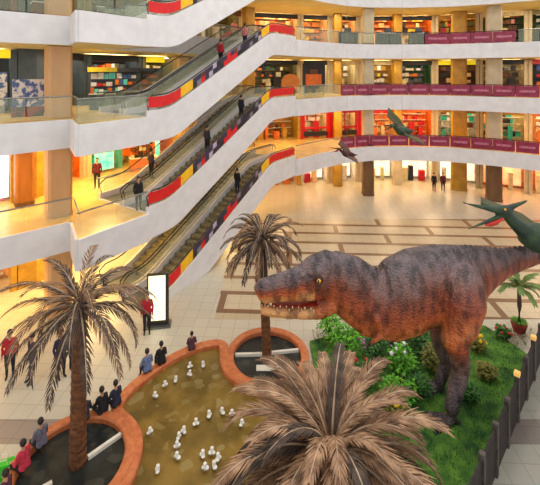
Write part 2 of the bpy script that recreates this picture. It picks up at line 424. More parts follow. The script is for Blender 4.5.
for L in (1,2,3):
    z = H*L+.03
    rail(EDGE[0:2], z, 0, 'clear glass railing of the %s upper floor, left wing before the step'%fl[L-1])
    rail(EDGE[1:3], z, 0, 'short clear glass railing on the wall step, %s upper floor'%fl[L-1])
    rail(EDGE[2:4], z, 0, 'clear glass railing of the %s upper floor beside the escalator foot'%fl[L-1])
    rail(EDGE[4:6], z, 0, 'glass railing behind the escalators, %s upper floor'%fl[L-1])
    rail([(2.0,29.4),(4.2,31.7),(6.0,33.15)], z, 0, 'clear glass railing beside the escalator top, %s upper floor'%fl[L-1])
    if L < 3:
        rail([(6.05,33.2)]+EDGE[9:], z, 1, 'maroon panelled railing of the %s upper floor across the hall'%fl[L-1])
    else:
        rail([(6.05,33.2)]+EDGE[9:11]+[(13.6,34.3)], z, 0, 'clear glass railing across the hall, third upper floor')
        rail([(13.65,34.28),(15.7,34.0),(18.6,32.6),(20.0,31.7)], z, 1, 'short maroon panelled railing of the third upper floor')
        rail([(20.1,31.6),(21.3,30.8),(27.5,25.5)], z, 0, 'clear glass railing at the right end, third upper floor')

# ------------------------------------------------------------------ escalators
def base(t):
    def f(x): return min(max((x-1.35)/8.95,0),1)*H
    return sum(f(t+k*.12) for k in range(-5,6))/11
TS = [i*.35 for i in range(40)]; TS[-1] = 13.65
AX = Vector((.561,.828)); ANG = math.atan2(AX.y, AX.x)
PAL = [mat('advert_navy',(40,34,60),(52,44,74),3,.4), mat('advert_black',(24,22,30),(36,32,40),3,.4), mat('advert_grey',(130,124,134),(110,104,116),3,.4),
       M_RED, mat('advert_lilac',(190,176,196),(170,156,176),3,.4), mat('advert_brown',(110,50,44),(90,40,40),3,.4), M_YEL]
M_STEP = mat('step_grey',(168,160,128),(130,124,100),6,.4,.5)
def strip(yy0, yy1, lo, hi, t0=0, t1=13.65, zmin=None):
    ts = [t for t in TS if t0 <= t <= t1]
    if not ts or ts[0] > t0+1e-6: ts = [t0]+ts
    if ts[-1] < t1-1e-6: ts = ts+[t1]
    vs = []; fs = []
    for t in ts:
        b = base(t); s = (base(t+.05)-base(t-.05))/.1; k = math.sqrt(1+s*s)
        z0, z1 = b+lo*(k if lo<0 else 1), b+hi
        if zmin is not None: z0 = max(z0, zmin); z1 = max(z1, zmin+.01)
        vs += [(t,yy0,z0),(t,yy1,z0),(t,yy1,z1),(t,yy0,z1)]
    for i in range(len(ts)-1):
        for k in range(4): fs.append((i*4+k, i*4+(k+1)%4, i*4+4+(k+1)%4, i*4+4+k))
    n = len(vs); fs += [(0,1,2,3),(n-1,n-2,n-3,n-4)]
    return vs, fs
def escalator(L, far, label):
    off = Vector((-AX.y, AX.x))*(.06+2.0*far)
    D = Vector((-5.66,18.1))
    t = empty('escalator', (D.x+off.x, D.y+off.y, H*L), ANG, label=label, cat='escalator')
    zm = .005 if L == 0 else None
    lo = -1.2
    for y0 in (0,1.76):
        c = MB().add(*strip(y0, y0+.12, lo, .3, zmin=zm)).build('side_cladding', M_FASCIA, t)
        MB().add(*strip(y0+.05, y0+.07, .3, .98, .25, 13.4)).build('glass_panel', M_GLASS2, t)
        h = MB().tube([(.12,y0+.06,.3),(.0,y0+.06,.75)]+[(q,y0+.06,base(q)+1.0) for q in TS[1:-1]]+[(13.6,y0+.06,H+.75),(13.5,y0+.06,H+.3)], .032, 8).build('handrail', M_BLACK, t)
    MB().add(*strip(.12, 1.76, lo, -1.1, zmin=zm)).build('underside', M_CREAM, t)
    st = MB()
    q = 2.0
    while q < 11.2:
        z = base(q+.2); st.box(q, q+.4, .2, 1.68, max(z-.35, .003 if L==0 else -9), z); q += .4
    st.build('steps', M_STEP, t)
    MB().box(.0,2.0,.2,1.68,.004,.02).build('landing_plate', M_STEEL, t)
    MB().box(11.2,13.6,.2,1.68,H-.02,H).build('landing_plate', M_STEEL, t)
    ad = MB(); rn = random.Random(5)
    def seg(t0,t1,lo,hi,mi): ad.add(*strip(.015,.045,lo,hi,t0,t1), mi)
    seg(.1,2.1,.42,.93,3); seg(2.1,2.95,.42,.93,6)
    x = 2.95 if not far else 99
    while x < 9.15:
        x2 = min(x+.31, 9.2); c = [0,1,0,1,0,2,2,4,5,1,3][rn.randrange(11)] if not 5.4 < x < 6.5 else 3
        seg(x,x2,.36,.66,c); seg(x,x2,.66,.93, [0,1,0,1,2,4,0][rn.randrange(7)] if c != 3 else [3,0,5][rn.randrange(3)]); x = x2
        if x2 >= 9.19: break
    seg(9.2,10.1,.42,.93,6); seg(10.1,13.4,.42,.93,3)
    if not far: ad.build('advert_film', PAL, t)
    return t
nm = ['ground to first upper floor','first to second upper floor','second to third upper floor','third to fourth upper floor']
for L in range(4):
    escalator(L, 0, 'front escalator with red and yellow advert side, %s'%nm[L])
    escalator(L, 1, 'rear escalator of the pair from %s'%nm[L])

# ------------------------------------------------------------------ lit board by the escalator foot
t = empty('sign_stand', (-4.95,17.1,0), .15, label='tall lit cream board in a dark frame at the foot of the escalator', cat='sign')
MB().box(-.36,.36,-.03,.03,.22,2.2).build('board', mat('lit_cream_board',(255,246,206),(252,240,190),1,.5,emit=.9), t)
f = MB()
f.box(-.42,-.36,-.06,.06,0,2.27).box(.36,.5,-.06,.06,0,2.27).box(-.36,.36,-.06,.06,2.2,2.27).box(-.36,.36,-.06,.06,.0,.22)
f.build('frame', mat('board_frame_dark',(66,62,50),(50,46,38),4,.4), t)
MB().box(-.55,.6,-.3,.3,0,.04).build('foot_plate', M_STEEL, t)

# ------------------------------------------------------------------ poster and small signs
t = empty('poster_stand', (4.0,35.6,2*H), .1, label='tall poster stand, black above and orange below, on the second upper floor', cat='poster')
MB().box(-1.05,1.05,-.03,.03,.8,2.9).build('frame', GM['dk'], t)
MB().box(-.75,.7,-.05,-.03,.9,1.9).build('orange_print', GM['org'], t)
MB().box(-.35,.35,-.06,-.05,1.9,2.35).build('orange_print', GM['brn'], t)
for x in (-.9,.9): MB().box(x-.04,x+.04,-.25,.25,0,.06).box(x-.04,x+.04,-.03,.03,.06,.8).build('leg', M_STEEL, t)
t = empty('round_sign', (1.75,33.2,2*H), .2, label='round orange sign on a post beside the escalator top, second upper floor', cat='sign')
MB().tube([(0,-.05,1.15),(0,.05,1.15)], .8, 24).build('orange_disc', mat('orange_sign',(240,150,50),(226,120,30),2,.5), t)
MB().tube([(0,.02,0),(0,.02,.5)], .05, 8).build('post', M_STEEL, t)

# ------------------------------------------------------------------ kiosks and counters
def kiosk(x, y, L, rz, w, base_m, goods, roof_m, label, seed):
    rn = random.Random(seed); t = empty('kiosk', (x,y,L*H+.005), rz, label=label, cat='kiosk')
    MB().box(-w/2,w/2,-.35,.35,0,.85).build('counter_base', base_m, t)
    MB().box(-w/2-.04,w/2+.04,-.4,.4,.85,.9).build('counter_top', GM['wht'], t)
    MB().box(-w/2,w/2,.3,.36,.9,2.1).build('back_panel', base_m, t)
    MB().box(-w/2-.1,w/2+.1,-.3,.45,2.1,2.35).build('canopy', roof_m, t)
    g = MB()
    for k in range(3):
        xx = -w/2+.05
        while xx < w/2-.3:
            ww = rn.uniform(.14,.34); g.box(xx,xx+ww,.02 if k else -.25,.28 if k else .0,.9+.4*k,.9+.4*k+rn.uniform(.15,.36),rn.randrange(len(goods))); xx += ww+.03
    tag(g.build('goods', [GM[q] for q in goods], t), kind='stuff')
kiosk(-9.4,21.9,2,.35,1.3,GM['slate'],['org','wht','red','cyan'],GM['yel'],'small kiosk with yellow canopy right of the left column, second upper floor',1)
kiosk(-9.1,24.3,2,.3,1.9,GM['gry'],['org','cyan','wht','blu','brn'],GM['dk'],'grey kiosk with black canopy and orange goods, second upper floor',2)
kiosk(-8.0,25.8,2,.5,1.5,GM['olv'],['org','org','crm','gry'],GM['slate'],'olive kiosk with slate canopy and orange goods left of the escalators, second upper floor',3)
kiosk(-8.55,26.3,1,.5,1.7,GM['org'],['dk','org','brn','crm'],GM['dk'],'orange kiosk with black goods on the first upper floor',4)
kiosk(-10.6,16.7+2.2,3,.7,1.6,GM['brn'],['dk','blu','brn','gry'],GM['dk'],'brown kiosk behind the top left railing, third upper floor',5)
t = empty('display_stand', (-11.25,18.75,2*H+.005), .7, label='wide blue and white printed stand with red foot left of the left column', cat='stand')
MB().box(-.95,.55,-.05,.05,.45,1.75).build('printed_board', mat('blue_white_print2', (222,222,230),(74,104,170),4,.5,contrast=(.47,.54)), t)
MB().box(-1.0,.6,-.2,.2,0,.44).build('foot', mat('stand_foot', (150,40,44),(60,50,56),3,.5,contrast=(.45,.55)), t)
for i,(x,y,w) in enumerate(((7.2,36.0,1.7),(10.9,36.0,2.2),(13.6,35.7,1.6))):
    t = empty('counter', (x,y,3*H+.005), .02, label=['black shop counter left of the far middle column','widest black shop counter in the middle','short black shop counter beside the maroon railing'][i]+', third upper floor', cat='counter')
    MB().box(-w/2,w/2,-.35,.35,0,1.2).build('body', GM['dk'], t)
    MB().box(-w/2-.05,w/2+.05,-.4,.4,1.2,1.26).build('top', M_BLACK, t)
    MB().box(-.3,.25,-.2,.15,1.26,1.6).build('till', GM['gry'], t)

# ------------------------------------------------------------------ pool
COP = mat('orange_coping_stone', (208,124,74), (184,98,54), 5, .5, bump=.3)
RIMZ = .45
def water_mat(name, c1, c2, c3):
    m = bpy.data.materials.new(name); m.use_nodes = True
    N, L = m.node_tree.nodes, m.node_tree.links
    b = N['Principled BSDF']; b.inputs['Roughness'].default_value = .25
    b.inputs['Specular IOR Level'].default_value = .3
    tc = N.new('ShaderNodeTexCoord')
    n1 = N.new('ShaderNodeTexNoise'); n1.inputs['Scale'].default_value = 1.1; n1.inputs['Detail'].default_value = 6
    v = N.new('ShaderNodeTexVoronoi'); v.inputs['Scale'].default_value = 4.5
    L.new(tc.outputs['Object'], n1.inputs['Vector']); L.new(tc.outputs['Object'], v.inputs['Vector'])
    r = N.new('ShaderNodeValToRGB'); e = r.color_ramp.elements; e[0].position=.35; e[0].color=lin(c1); e[1].position=.62; e[1].color=lin(c2)
    L.new(n1.outputs['Fac'], r.inputs['Fac'])
    r2 = N.new('ShaderNodeValToRGB'); e = r2.color_ramp.elements; e[0].position=.0; e[0].color=(1,1,1,1); e[1].position=.35; e[1].color=(0,0,0,1)
    L.new(v.outputs['Color'], r2.inputs['Fac'])
    mx = N.new('ShaderNodeMix'); mx.data_type='RGBA'; mx.inputs['B'].default_value=lin(c3)
    L.new(r2.outputs['Color'], mx.inputs['Factor']); L.new(r.outputs['Color'], mx.inputs['A']); L.new(mx.outputs['Result'], b.inputs['Base Color'])
    bp = N.new('ShaderNodeBump'); bp.inputs['Strength'].default_value=.4; bp.inputs['Distance'].default_value=.05
    n3 = N.new('ShaderNodeTexNoise'); n3.inputs['Scale'].default_value = 5; L.new(n3.outputs['Fac'], bp.inputs['Height']); L.new(bp.outputs[0], b.inputs['Normal'])
    return m
def smooth(pl, it=2, closed=True):
    for _ in range(it):
        o = []
        n = len(pl)
        for i in range(n if closed else n-1):
            a, b = Vector(pl[i]), Vector(pl[(i+1)%n]); o += [tuple(a*.75+b*.25), tuple(a*.25+b*.75)]
        if not closed: o = [pl[0]]+o+[pl[-1]]
        pl = o
    return pl
pool = smooth([(-1.1,13.55),(-1.62,14.1),(-1.75,14.9),(-1.85,15.45),(-2.55,15.35),(-3.3,14.95),(-3.9,14.4),(-4.4,13.75),(-4.85,13.0),(-4.95,12.35),(-4.25,11.9),(-3.8,11.3),(-3.72,10.4),(-3.9,9.6),(-4.1,8.4),(-3.8,6.6),(.8,6.6),(1.15,8.5),(1.35,11),(1.5,13.2),(1.2,13.6),(.75,13.3),(-.1,13.02)])
t = empty('pool', (-1.5,11,0), label='kidney-shaped shallow pool with olive water and orange stone coping', cat='pool')
def rel(pl, c=(-1.5,11)): return [(a-c[0], b-c[1]) for a,b in pl]
pr = rel(pool)
MB().prism(pr, .02, .26).build('water', water_mat('olive_pool_water',(140,112,50),(104,84,36),(150,134,84)), t, tri=True)
def ring(pl, w, z0, z1, n=None):
    mb = MB(); n = len(pl); vs = []; fs = []
    for i in range(n):
        a, b = Vector(pl[i-1]), Vector(pl[(i+1)%n]); d = (b-a).normalized(); nn = Vector((-d.y,d.x)); p = Vector(pl[i])
        q0, q1 = p-nn*w/2, p+nn*w/2
        bev = .04
        vs += [(q0.x,q0.y,z0),(q0.x,q0.y,z1-bev),(p.x-nn.x*(w/2-bev),p.y-nn.y*(w/2-bev),z1),(p.x+nn.x*(w/2-bev),p.y+nn.y*(w/2-bev),z1),(q1.x,q1.y,z1-bev),(q1.x,q1.y,z0)]
    for i in range(n):
        for k in range(6): fs.append((i*6+k, i*6+(k+1)%6, ((i+1)%n)*6+(k+1)%6, ((i+1)%n)*6+k))
    return mb.add(vs, fs)
ring(pr, .34, 0, RIMZ).build('coping', COP, t)
M_DW = water_mat('dark_planter_water',(52,56,52),(34,38,38),(72,74,64))
def circle_pl(cx, cy, r, label):
    t = empty('round_basin', (cx,cy,0), label=label, cat='basin')
    c = [(r*math.cos(2*PI*k/48), r*math.sin(2*PI*k/48)) for k in range(48)]
    ring(c, .3, 0, RIMZ+.03).build('coping', COP, t)
    MB().prism([(a*.92,b*.92) for a,b in c], .02, .3).build('dark_water', M_DW, t, tri=True)
    return t
M_WHITE = mat('white_painted', (236,232,218), (222,216,200), 4, .5)
t1 = circle_pl(-5.4,10.65,1.5,'round orange-rimmed basin round the foot of the left palm')
t2 = circle_pl(-.1,14.72,1.42,'round orange-rimmed basin round the foot of the middle palm')
def beam(t, a, b):
    a, b = Vector(a), Vector(b); d = b-a; M = Matrix.Translation((a.x,a.y,0)) @ Matrix.Rotation(math.atan2(d.y,d.x),4,'Z')
    MB().box(0,d.length,-.05,.05,.3,.4,M=M).build('white_beam', M_WHITE, t)
beam(t1, (.98,.92), (.32,.22)); beam(t1, (-.3,-.45),(-1.0,-1.0)); beam(t2, (-1.22,.1),(-.2,.14)); beam(t2, (.12,.2),(1.2,.35))
MB().box(-.55,.55,-.14,.14,.3,.42).build('pale_stone', M_WHITE, t2).location = (.15,-.5,-.1)

M_JET = mat('white_water', (240,240,232), (215,215,205), 20, .4)
jet = None
jets = [(155,396),(165,385),(176,380),(190,374),(190,366),(203,365),(177,457),(177,446),(179,437),(184,431),(196,423),(209,415),(222,412),(232,414),(242,424),
        (203,455),(212,452),(218,458),(214,466),(205,468),(150,432),(158,470)]
for i,(x,y) in enumerate(jets):
    p = G(x,y,.36)
    if jet is None:
        jet = MB().tube([(0,0,-.1),(0,0,.05),(0,0,.22)], [.05,.055,.045], 8).ball((0,0,.24),.055).ball((.05,0,.0),.07).ball((-.04,.03,.0),.06).build('water_jet', M_JET, smooth=True)
        tag(jet, 'small white fountain jet rising from the olive pool', 'fountain jet', 'fountain jets in the pool')
        jet.location = p; jet.scale = (.95,.95,.5)
    else:
        c = jet.copy(); COL.objects.link(c); c.location = p; c.rotation_euler.z = i; c.scale = jet.scale

# ------------------------------------------------------------------ palms
M_TRUNK = mat('palm_trunk_bark', (120,74,36), (78,46,24), 7, .8, stretch=(1,1,1.6), bump=.8)
M_FR = [mat('frond_brown',(140,104,72),(84,58,38),4,.7), mat('frond_tan',(176,138,104),(112,78,52),4,.7), mat('frond_dark',(88,70,56),(50,38,30),4,.75)]
M_RACH = mat('frond_rib',(190,164,138),(140,112,84),3,.6)
def frond_mesh(L, droop, lift, rn, dens, wid, spread=.24):
    """rib along +x that arches up then droops; blades on both sides"""
    mb = MB(); pts = []; x = 0; z = 0; a = lift; n = 14
    for i in range(n+1):
        pts.append(Vector((x,0,z))); a -= droop/n*(.5+1.0*i/n); x += L/n*math.cos(a); z += L/n*math.sin(a)
    mb.tube(pts, [.03*(1-.75*i/n) for i in range(n+1)], 5, 0)
    for sd in (-1,1):
        for k in range(dens):
            s = .1+.9*k/dens + rn.uniform(-.01,.01); f = s*n; i = min(int(f), n-1); p = pts[i].lerp(pts[i+1], f-i)
            t = (pts[i+1]-pts[i]).normalized(); side = Vector((0,sd,0)); dn = Vector((0,0,-1))
            ln = L*spread*math.sin(PI*(s*.82+.14))**.6*rn.uniform(.8,1.15)+.05
            d = (t*.85+side*rn.uniform(.42,.62)+dn*rn.uniform(.0,.25)).normalized()
            e = p+d*ln; e.z -= ln*.22; m_ = p+d*ln*.5
            up = d.cross(side); up = up.normalized() if up.length > 1e-3 else Vector((0,0,1))
            wv = t.cross(d); wv = d.cross(wv).normalized()*wid
            th = Vector((0,0,.004))
            vs = [p-wv*.5, p+wv*.5, m_+wv, e, m_-wv]
            mb.add([v+th for v in vs]+[v-th for v in vs], [(0,1,2,4),(4,2,3),(6,5,9,7),(9,8,7),(0,4,9,5),(4,3,8,9),(3,2,7,8),(2,1,6,7)], 1)
    return mb
def palm(base_, top, nf, L, label, seed, tr=.19, dens=30, wid=.02, elo=-.5, ehi=1.45, spread=.24, mats=(0,1,2,1,0)):
    rn = random.Random(seed); b = Vector(base_); h = top[2]-b.z; lean = Vector((top[0]-b.x, top[1]-b.y))
    t = empty('palm_tree', b, label=label, cat='palm tree', group='brown sculptural palms')
    n = 40; pts = []; rs = []
    for i in range(n+1):
        s = i/n; pts.append((lean.x*s, lean.y*s, h*s)); rs.append(tr*(1.12-.25*s)*(1+.09*(i%2)))
    MB().tube(pts, rs, 12).build('trunk', M_TRUNK, t)
    cr = MB().ball((lean.x,lean.y,h),.22,10,7)
    for k in range(14):
        w = rn.uniform(0,6.28); cr.tube([(lean.x,lean.y,h-.1),(lean.x+.3*math.cos(w),lean.y+.3*math.sin(w),h-.25+rn.uniform(-.1,.2))],[.05,.02],5)
    cr.build('crown_heart', M_FR[2], t)
    va = [frond_mesh(L*rn.uniform(.9,1.08), d, l, rn, dens, wid, spread) for d,l in ((1.1,0),(1.6,0),(2.1,0))]
    cache = {}
    for k in range(nf):
        el = elo+(ehi-elo)*((k+.5)/nf)**1.0; az = k*2.39996+rn.uniform(-.2,.2)
        vi = 0 if el < .1 else (1 if rn.random() < .5 else 2); mi = mats[rn.randrange(len(mats))]; key = (vi,mi)
        if key not in cache:
            o = va[vi].build('frond', [M_RACH, M_FR[mi]], t, recalc=True); cache[key] = o.data
        else:
            o = bpy.data.objects.new('frond', cache[key]); COL.objects.link(o); o.parent = t
        o.location = (lean.x,lean.y,h); o.rotation_euler = (0,-el,az); s = 1 if el < 1.1 else .85; o.scale = (s,s,s)
    return t
palm((-5.3,10.75,.3), (-5.22,10.7,4.65), 34, 2.3, 'brown palm tree at the left, its trunk rising from the left round basin', 1, spread=.12, wid=.015, elo=-.4, mats=(0,2,2))
palm((-.12,14.9,.3), (-.3,15.3,4.5), 44, 2.0, 'brown palm tree behind the dinosaur head, in the middle round basin', 2, tr=.16, spread=.13, wid=.018, mats=(0,2,2))
palm((1.3,6.4,.0), (1.05,6.7,4.4), 92, 2.35, 'nearest brown palm seen from above at the bottom centre', 3, tr=.24, dens=64, wid=.014, elo=-.45, ehi=1.5, spread=.14)

# ------------------------------------------------------------------ garden
lawn = smooth([(1.65,9.0),(1.7,13.0),(1.6,16.9),(11.9,16.9),(4.6,9.4)],1)
t = tag(MB().prism(lawn, 0, .12).build('lawn', mat('lawn_turf',(92,140,44),(30,76,26),2.2,.9,bump=.6), tri=True), 'bright green lawn bed under the big brown dinosaur', 'lawn')
recenter(t)
gb = MB(); rn = random.Random(9)
def in_lawn(x,y):
    return x > 1.8 and y < 16.7 and y > 9.6 and (x-4.2) < (y-9.4)*.97
k = 0
while k < 9000:
    x, y = rn.uniform(1.8,11.6), rn.uniform(9.5,16.8)
    if not in_lawn(x,y): continue
    a = rn.uniform(0,3.14); h = rn.uniform(.05,.12); dx, dy = .012*math.cos(a), .012*math.sin(a)
    gb.add([(x-dx,y-dy,.11),(x+dx,y+dy,.11),(x+rn.uniform(-.04,.04),y+rn.uniform(-.04,.04),.11+h)], [(0,1,2)], rn.randrange(2)); k += 1
gr = gb.build('grass', [mat('grass_green',(120,160,54),(84,132,44),1,.8), mat('grass_dark',(40,90,32),(28,70,24),1,.8)])
tag(recenter(gr), 'short green grass blades covering the lawn', 'grass', kind='stuff')

A, B = Vector((4.55,9.05)), Vector((12.0,16.6))
d = B-A; t = empty('garden_fence', (A.x,A.y,0), math.atan2(d.y,d.x), label='dark wooden picket fence with two small amber lamps along the right side of the lawn', cat='fence')
FW = mat('fence_dark_wood',(58,48,44),(36,30,30),5,.7); FL = mat('fence_post_wood',(96,86,80),(70,62,58),5,.7)
n = 9; step = d.length/n
for k in range(n):
    mb = MB(); x = k*step+.1
    while x < (k+1)*step-.12: mb.box(x,x+.1,-.02,.02,.05,1.35); x += .115
    mb.box(k*step+.08,(k+1)*step-.08,.02,.06,.3,.4).box(k*step+.08,(k+1)*step-.08,.02,.06,1.05,1.15)
    mb.build('picket_panel', FW, t)
for k in range(n+1):
    p = MB().box(k*step-.07,k*step+.07,-.07,.07,0,1.45).build('post', FL, t)
    if k in (4,6): MB().box(k*step-.08,k*step+.08,-.08,.08,1.45,1.57).build('lamp_cap', mat('amber_lamp',(250,196,110),(240,180,90),2,.5,emit=.3), p)

LEAF = [mat('leaf_bright',(110,190,30),(60,140,24),3,.6), mat('leaf_mid',(60,120,40),(34,84,30),3,.6), mat('leaf_olive',(132,130,50),(90,96,36),3,.6)]
def leafy(name, loc, r, h, mi, label, cat, n=260, ls=.13, seed=0, flower=None, nfl=0):
    rn = random.Random(seed); t = empty(name, loc, label=label, cat=cat)
    st = MB()
    for k in range(7):
        a = rn.uniform(0,6.28); q = rn.uniform(.2,.7)*r
        st.tube([(0,0,0),(q*.4*math.cos(a),q*.4*math.sin(a),h*.5),(q*math.cos(a),q*math.sin(a),h*.9)],[.02,.015,.008],5)
    st.build('stem', mat('stem_brown',(80,62,36),(60,46,28),4,.8), t)
    mb = MB()
    for k in range(n):
        u = Vector((rn.gauss(0,1),rn.gauss(0,1),rn.gauss(0,1))).normalized()*(rn.random()**.4)
        p = Vector((u.x*r, u.y*r, h*.55+u.z*h*.48)); a = rn.uniform(0,6.28); e = rn.uniform(-.5,.9)
        dd = Vector((math.cos(a)*math.cos(e), math.sin(a)*math.cos(e), math.sin(e))); w = dd.cross(Vector((0,0,1))).normalized()*ls*.32
        q = p+dd*ls; m_ = p+dd*ls*.5+Vector((0,0,.02)); m_.z = max(m_.z,.02); p.z = max(p.z,.02); q.z = max(q.z,.02)
        mb.add([p, m_+w, q, m_-w, m_+Vector((0,0,.012))], [(0,1,4),(1,2,4),(2,3,4),(3,0,4)])
    mb.build('foliage', LEAF[mi], t, recalc=False)
    for k in range(nfl):
        u = Vector((rn.gauss(0,1),rn.gauss(0,1),abs(rn.gauss(0,1)))).normalized()
        MB().ball((u.x*r, u.y*r, h*.6+u.z*h*.45), rn.uniform(.05,.09), 7, 5).build('flower', flower, t)
    return t
FY = mat('flower_yellow',(250,210,20),(240,190,10),5,.6); FWm = mat('flower_white',(245,240,245),(230,225,235),5,.6)
FP = mat('flower_mauve',(160,110,140),(130,84,116),5,.6); FR_ = mat('flower_red',(206,40,30),(180,26,20),5,.6)
def at(px,py): p = G(px,py,.1); return p
pl = [((345,352),.7,1.2,0,'bright green bush under the dinosaur neck',None,0),
      ((375,360),.6,1.0,1,'mauve-flowered bush left of the dinosaur leg',FP,14),
      ((402,372),.5,.9,0,'light green bush with white flowers under the belly',FWm,6),
      ((424,356),.6,1.1,1,'deep green bush under the dinosaur belly',None,0),
      ((400,400),.6,.7,0,'low lime green bush above the nearest palm',None,0),
      ((433,372),.4,.9,2,'olive bush beside the dinosaur far leg',None,0),
      ((478,352),.28,.6,2,'small yellow-flowered plant behind the dinosaur near leg',FY,9),
      ((392,425),.4,.7,2,'yellow-flowered plant at the edge of the nearest palm',FY,10),
      ((415,345),.5,1.0,1,'dark bush behind the dinosaur chest',None,0),
      ((503,338),.3,.4,1,'small red-flowered clump left of the potted palm',FR_,7),
      ((362,385),.5,.8,1,'bush with orange-red flowers between palm and dinosaur',FR_,8),
      ((330,338),.5,1.0,0,'green bush just below the dinosaur jaw',None,0),
      ((388,345),.55,1.1,1,'broad dark green bush between the neck bush and the belly',None,0),
      ((420,395),.4,.6,1,'low dark bush in front of the dinosaur far foot',None,0),
      ((470,400),.3,.45,1,'small dark tuft right of the dinosaur near foot',None,0),
      ((486,378),.35,.45,2,'olive tuft near the middle of the fence',None,0)]
for i,(pp,r,h,mi,lb,fm,nf) in enumerate(pl):
    leafy('garden_bush', at(*pp), r, h, mi, lb, 'bush', 260, .16, 20+i, fm, nf)
# small potted palm
pb = G(519,334,0)
t = empty('potted_palm', pb, label='small green potted palm at the far corner of the lawn', cat='plant')
MB().tube([(0,0,.12),(0,0,.4),(0,0,.45)],[.22,.3,.32],16).build('pot', mat('red_pot',(160,50,36),(130,38,28),4,.6), t)
MB().tube([(0,0,.4),(.02,0,1.2),(0,0,2.0)],[.1,.09,.07],10).build('trunk', mat('grey_trunk',(96,84,66),(70,60,46),6,.8,bump=.5), t)
fm = frond_mesh(1.0,1.3,0,random.Random(4),18,.022); me = None
for k in range(14):
    if me is None: o = fm.build('frond', [LEAF[2], mat('green_frond',(110,140,70),(76,108,50),3,.7)], t); me = o.data
    else: o = bpy.data.objects.new('frond', me); COL.objects.link(o); o.parent = t
    o.location = (0,0,2.0); o.rotation_euler = (0,-(.1+.09*k),k*2.4)
mb = MB()
for k in range(24):
    a = k*2.4; mb.tube([(0,0,.42),(.2*math.cos(a),.2*math.sin(a),.6),(.34*math.cos(a),.34*math.sin(a),.55)],[.02,.025,.004],4)
mb.build('underplanting', LEAF[0], t)

# ------------------------------------------------------------------ big theropod
def hide_mat():
    m = bpy.data.materials.new('dinosaur_hide'); m.use_nodes = True
    N, L = m.node_tree.nodes, m.node_tree.links
    b = N['Principled BSDF']; b.inputs['Roughness'].default_value = .42
    tc = N.new('ShaderNodeTexCoord'); mp = N.new('ShaderNodeMapping'); mp.inputs['Scale'].default_value = (1.5,1.0,.6)
    L.new(tc.outputs['Object'], mp.inputs[0])
    nz = N.new('ShaderNodeTexNoise'); nz.inputs['Scale'].default_value = 1.7; nz.inputs['Detail'].default_value = 8; nz.inputs['Roughness'].default_value = .65
    L.new(mp.outputs[0], nz.inputs['Vector'])
    at_ = N.new('ShaderNodeAttribute'); at_.attribute_name = 'hide'
    ad = N.new('ShaderNodeMath'); ad.operation = 'MULTIPLY_ADD'; L.new(nz.outputs['Fac'], ad.inputs[0]); ad.inputs[1].default_value = .5; L.new(at_.outputs['Fac'], ad.inputs[2])
    r = N.new('ShaderNodeValToRGB'); r.color_ramp.elements.remove(r.color_ramp.elements[1])
    e = r.color_ramp.elements
    e[0].position = .12; e[0].color = lin((222,164,106))
    for p_, c in ((.3,(196,104,56)),(.43,(158,74,42)),(.58,(126,68,52)),(.7,(126,94,88)),(.88,(104,92,96)),(1.0,(70,60,64))):
        q = e.new(p_); q.color = lin(c)
    L.new(ad.outputs[0], r.inputs['Fac'])
    v = N.new('ShaderNodeTexVoronoi'); v.inputs['Scale'].default_value = 16; L.new(tc.outputs['Object'], v.inputs['Vector'])
    w = N.new('ShaderNodeTexNoise'); w.inputs['Scale'].default_value = 2.6; w.inputs['Detail'].default_value = 5; L.new(mp.outputs[0], w.inputs['Vector'])
    mu = N.new('ShaderNodeMix'); mu.data_type='RGBA'; mu.blend_type='MULTIPLY'; mu.inputs['Factor'].default_value=.75
    r3 = N.new('ShaderNodeValToRGB'); r3.color_ramp.elements[0].position=.38; r3.color_ramp.elements[0].color=(.2,.15,.15,1); r3.color_ramp.elements[1].position=.56; r3.color_ramp.elements[1].color=(1.1,1.05,1.0,1)
    L.new(w.outputs['Fac'], r3.inputs['Fac']); L.new(r.outputs['Color'], mu.inputs['A']); L.new(r3.outputs['Color'], mu.inputs['B'])
    L.new(mu.outputs['Result'], b.inputs['Base Color'])
    a2 = N.new('ShaderNodeMath'); a2.operation='ADD'; L.new(v.outputs['Distance'], a2.inputs[0]); L.new(w.outputs['Fac'], a2.inputs[1])
    bp = N.new('ShaderNodeBump'); bp.inputs['Strength'].default_value=.7; bp.inputs['Distance'].default_value=.05
    L.new(a2.outputs[0], bp.inputs['Height']); L.new(bp.outputs[0], b.inputs['Normal'])
    return m
YB = 12.8
k_ = YB/F
def T3(px, top, bot, Y):                  # section from outline: centre and half height
    a, b = P(px,top,Y), P(px,bot,Y); return (a+b)/2, (a.z-b.z)/2
root = empty('dinosaur', (5.6,12.8,.12), label='huge red-brown tyrannosaur figure with grey back standing on the lawn', cat='dinosaur')
o3 = Vector((5.6,12.8,.12))
mb = MB()
secs = []
for px,tp,bt,Y,w in ((318,256,300,12.3,.42),(332,251,304,12.3,.48),(345,254,311,12.35,.48),(358,263,322,12.45,.52),(372,268,335,12.55,.62),(388,263,340,12.6,.76),(402,256,336,12.65,.82),(418,248,327,12.7,.84),
                     (436,245,320,12.8,.82),(454,245,314,12.9,.76),(470,246,304,13.0,.64),(486,247,289,13.1,.48),(502,249,278,13.25,.36),(520,248,270,13.4,.26),(545,244,261,13.7,.2),
                     (575,238,250,14.1,.14),(610,232,240,14.6,.08),(640,230,234,15.1,.03)):
    c, h = T3(px,tp,bt,Y); secs.append((c-o3, w, h, h))
mb.loft(secs, 28)
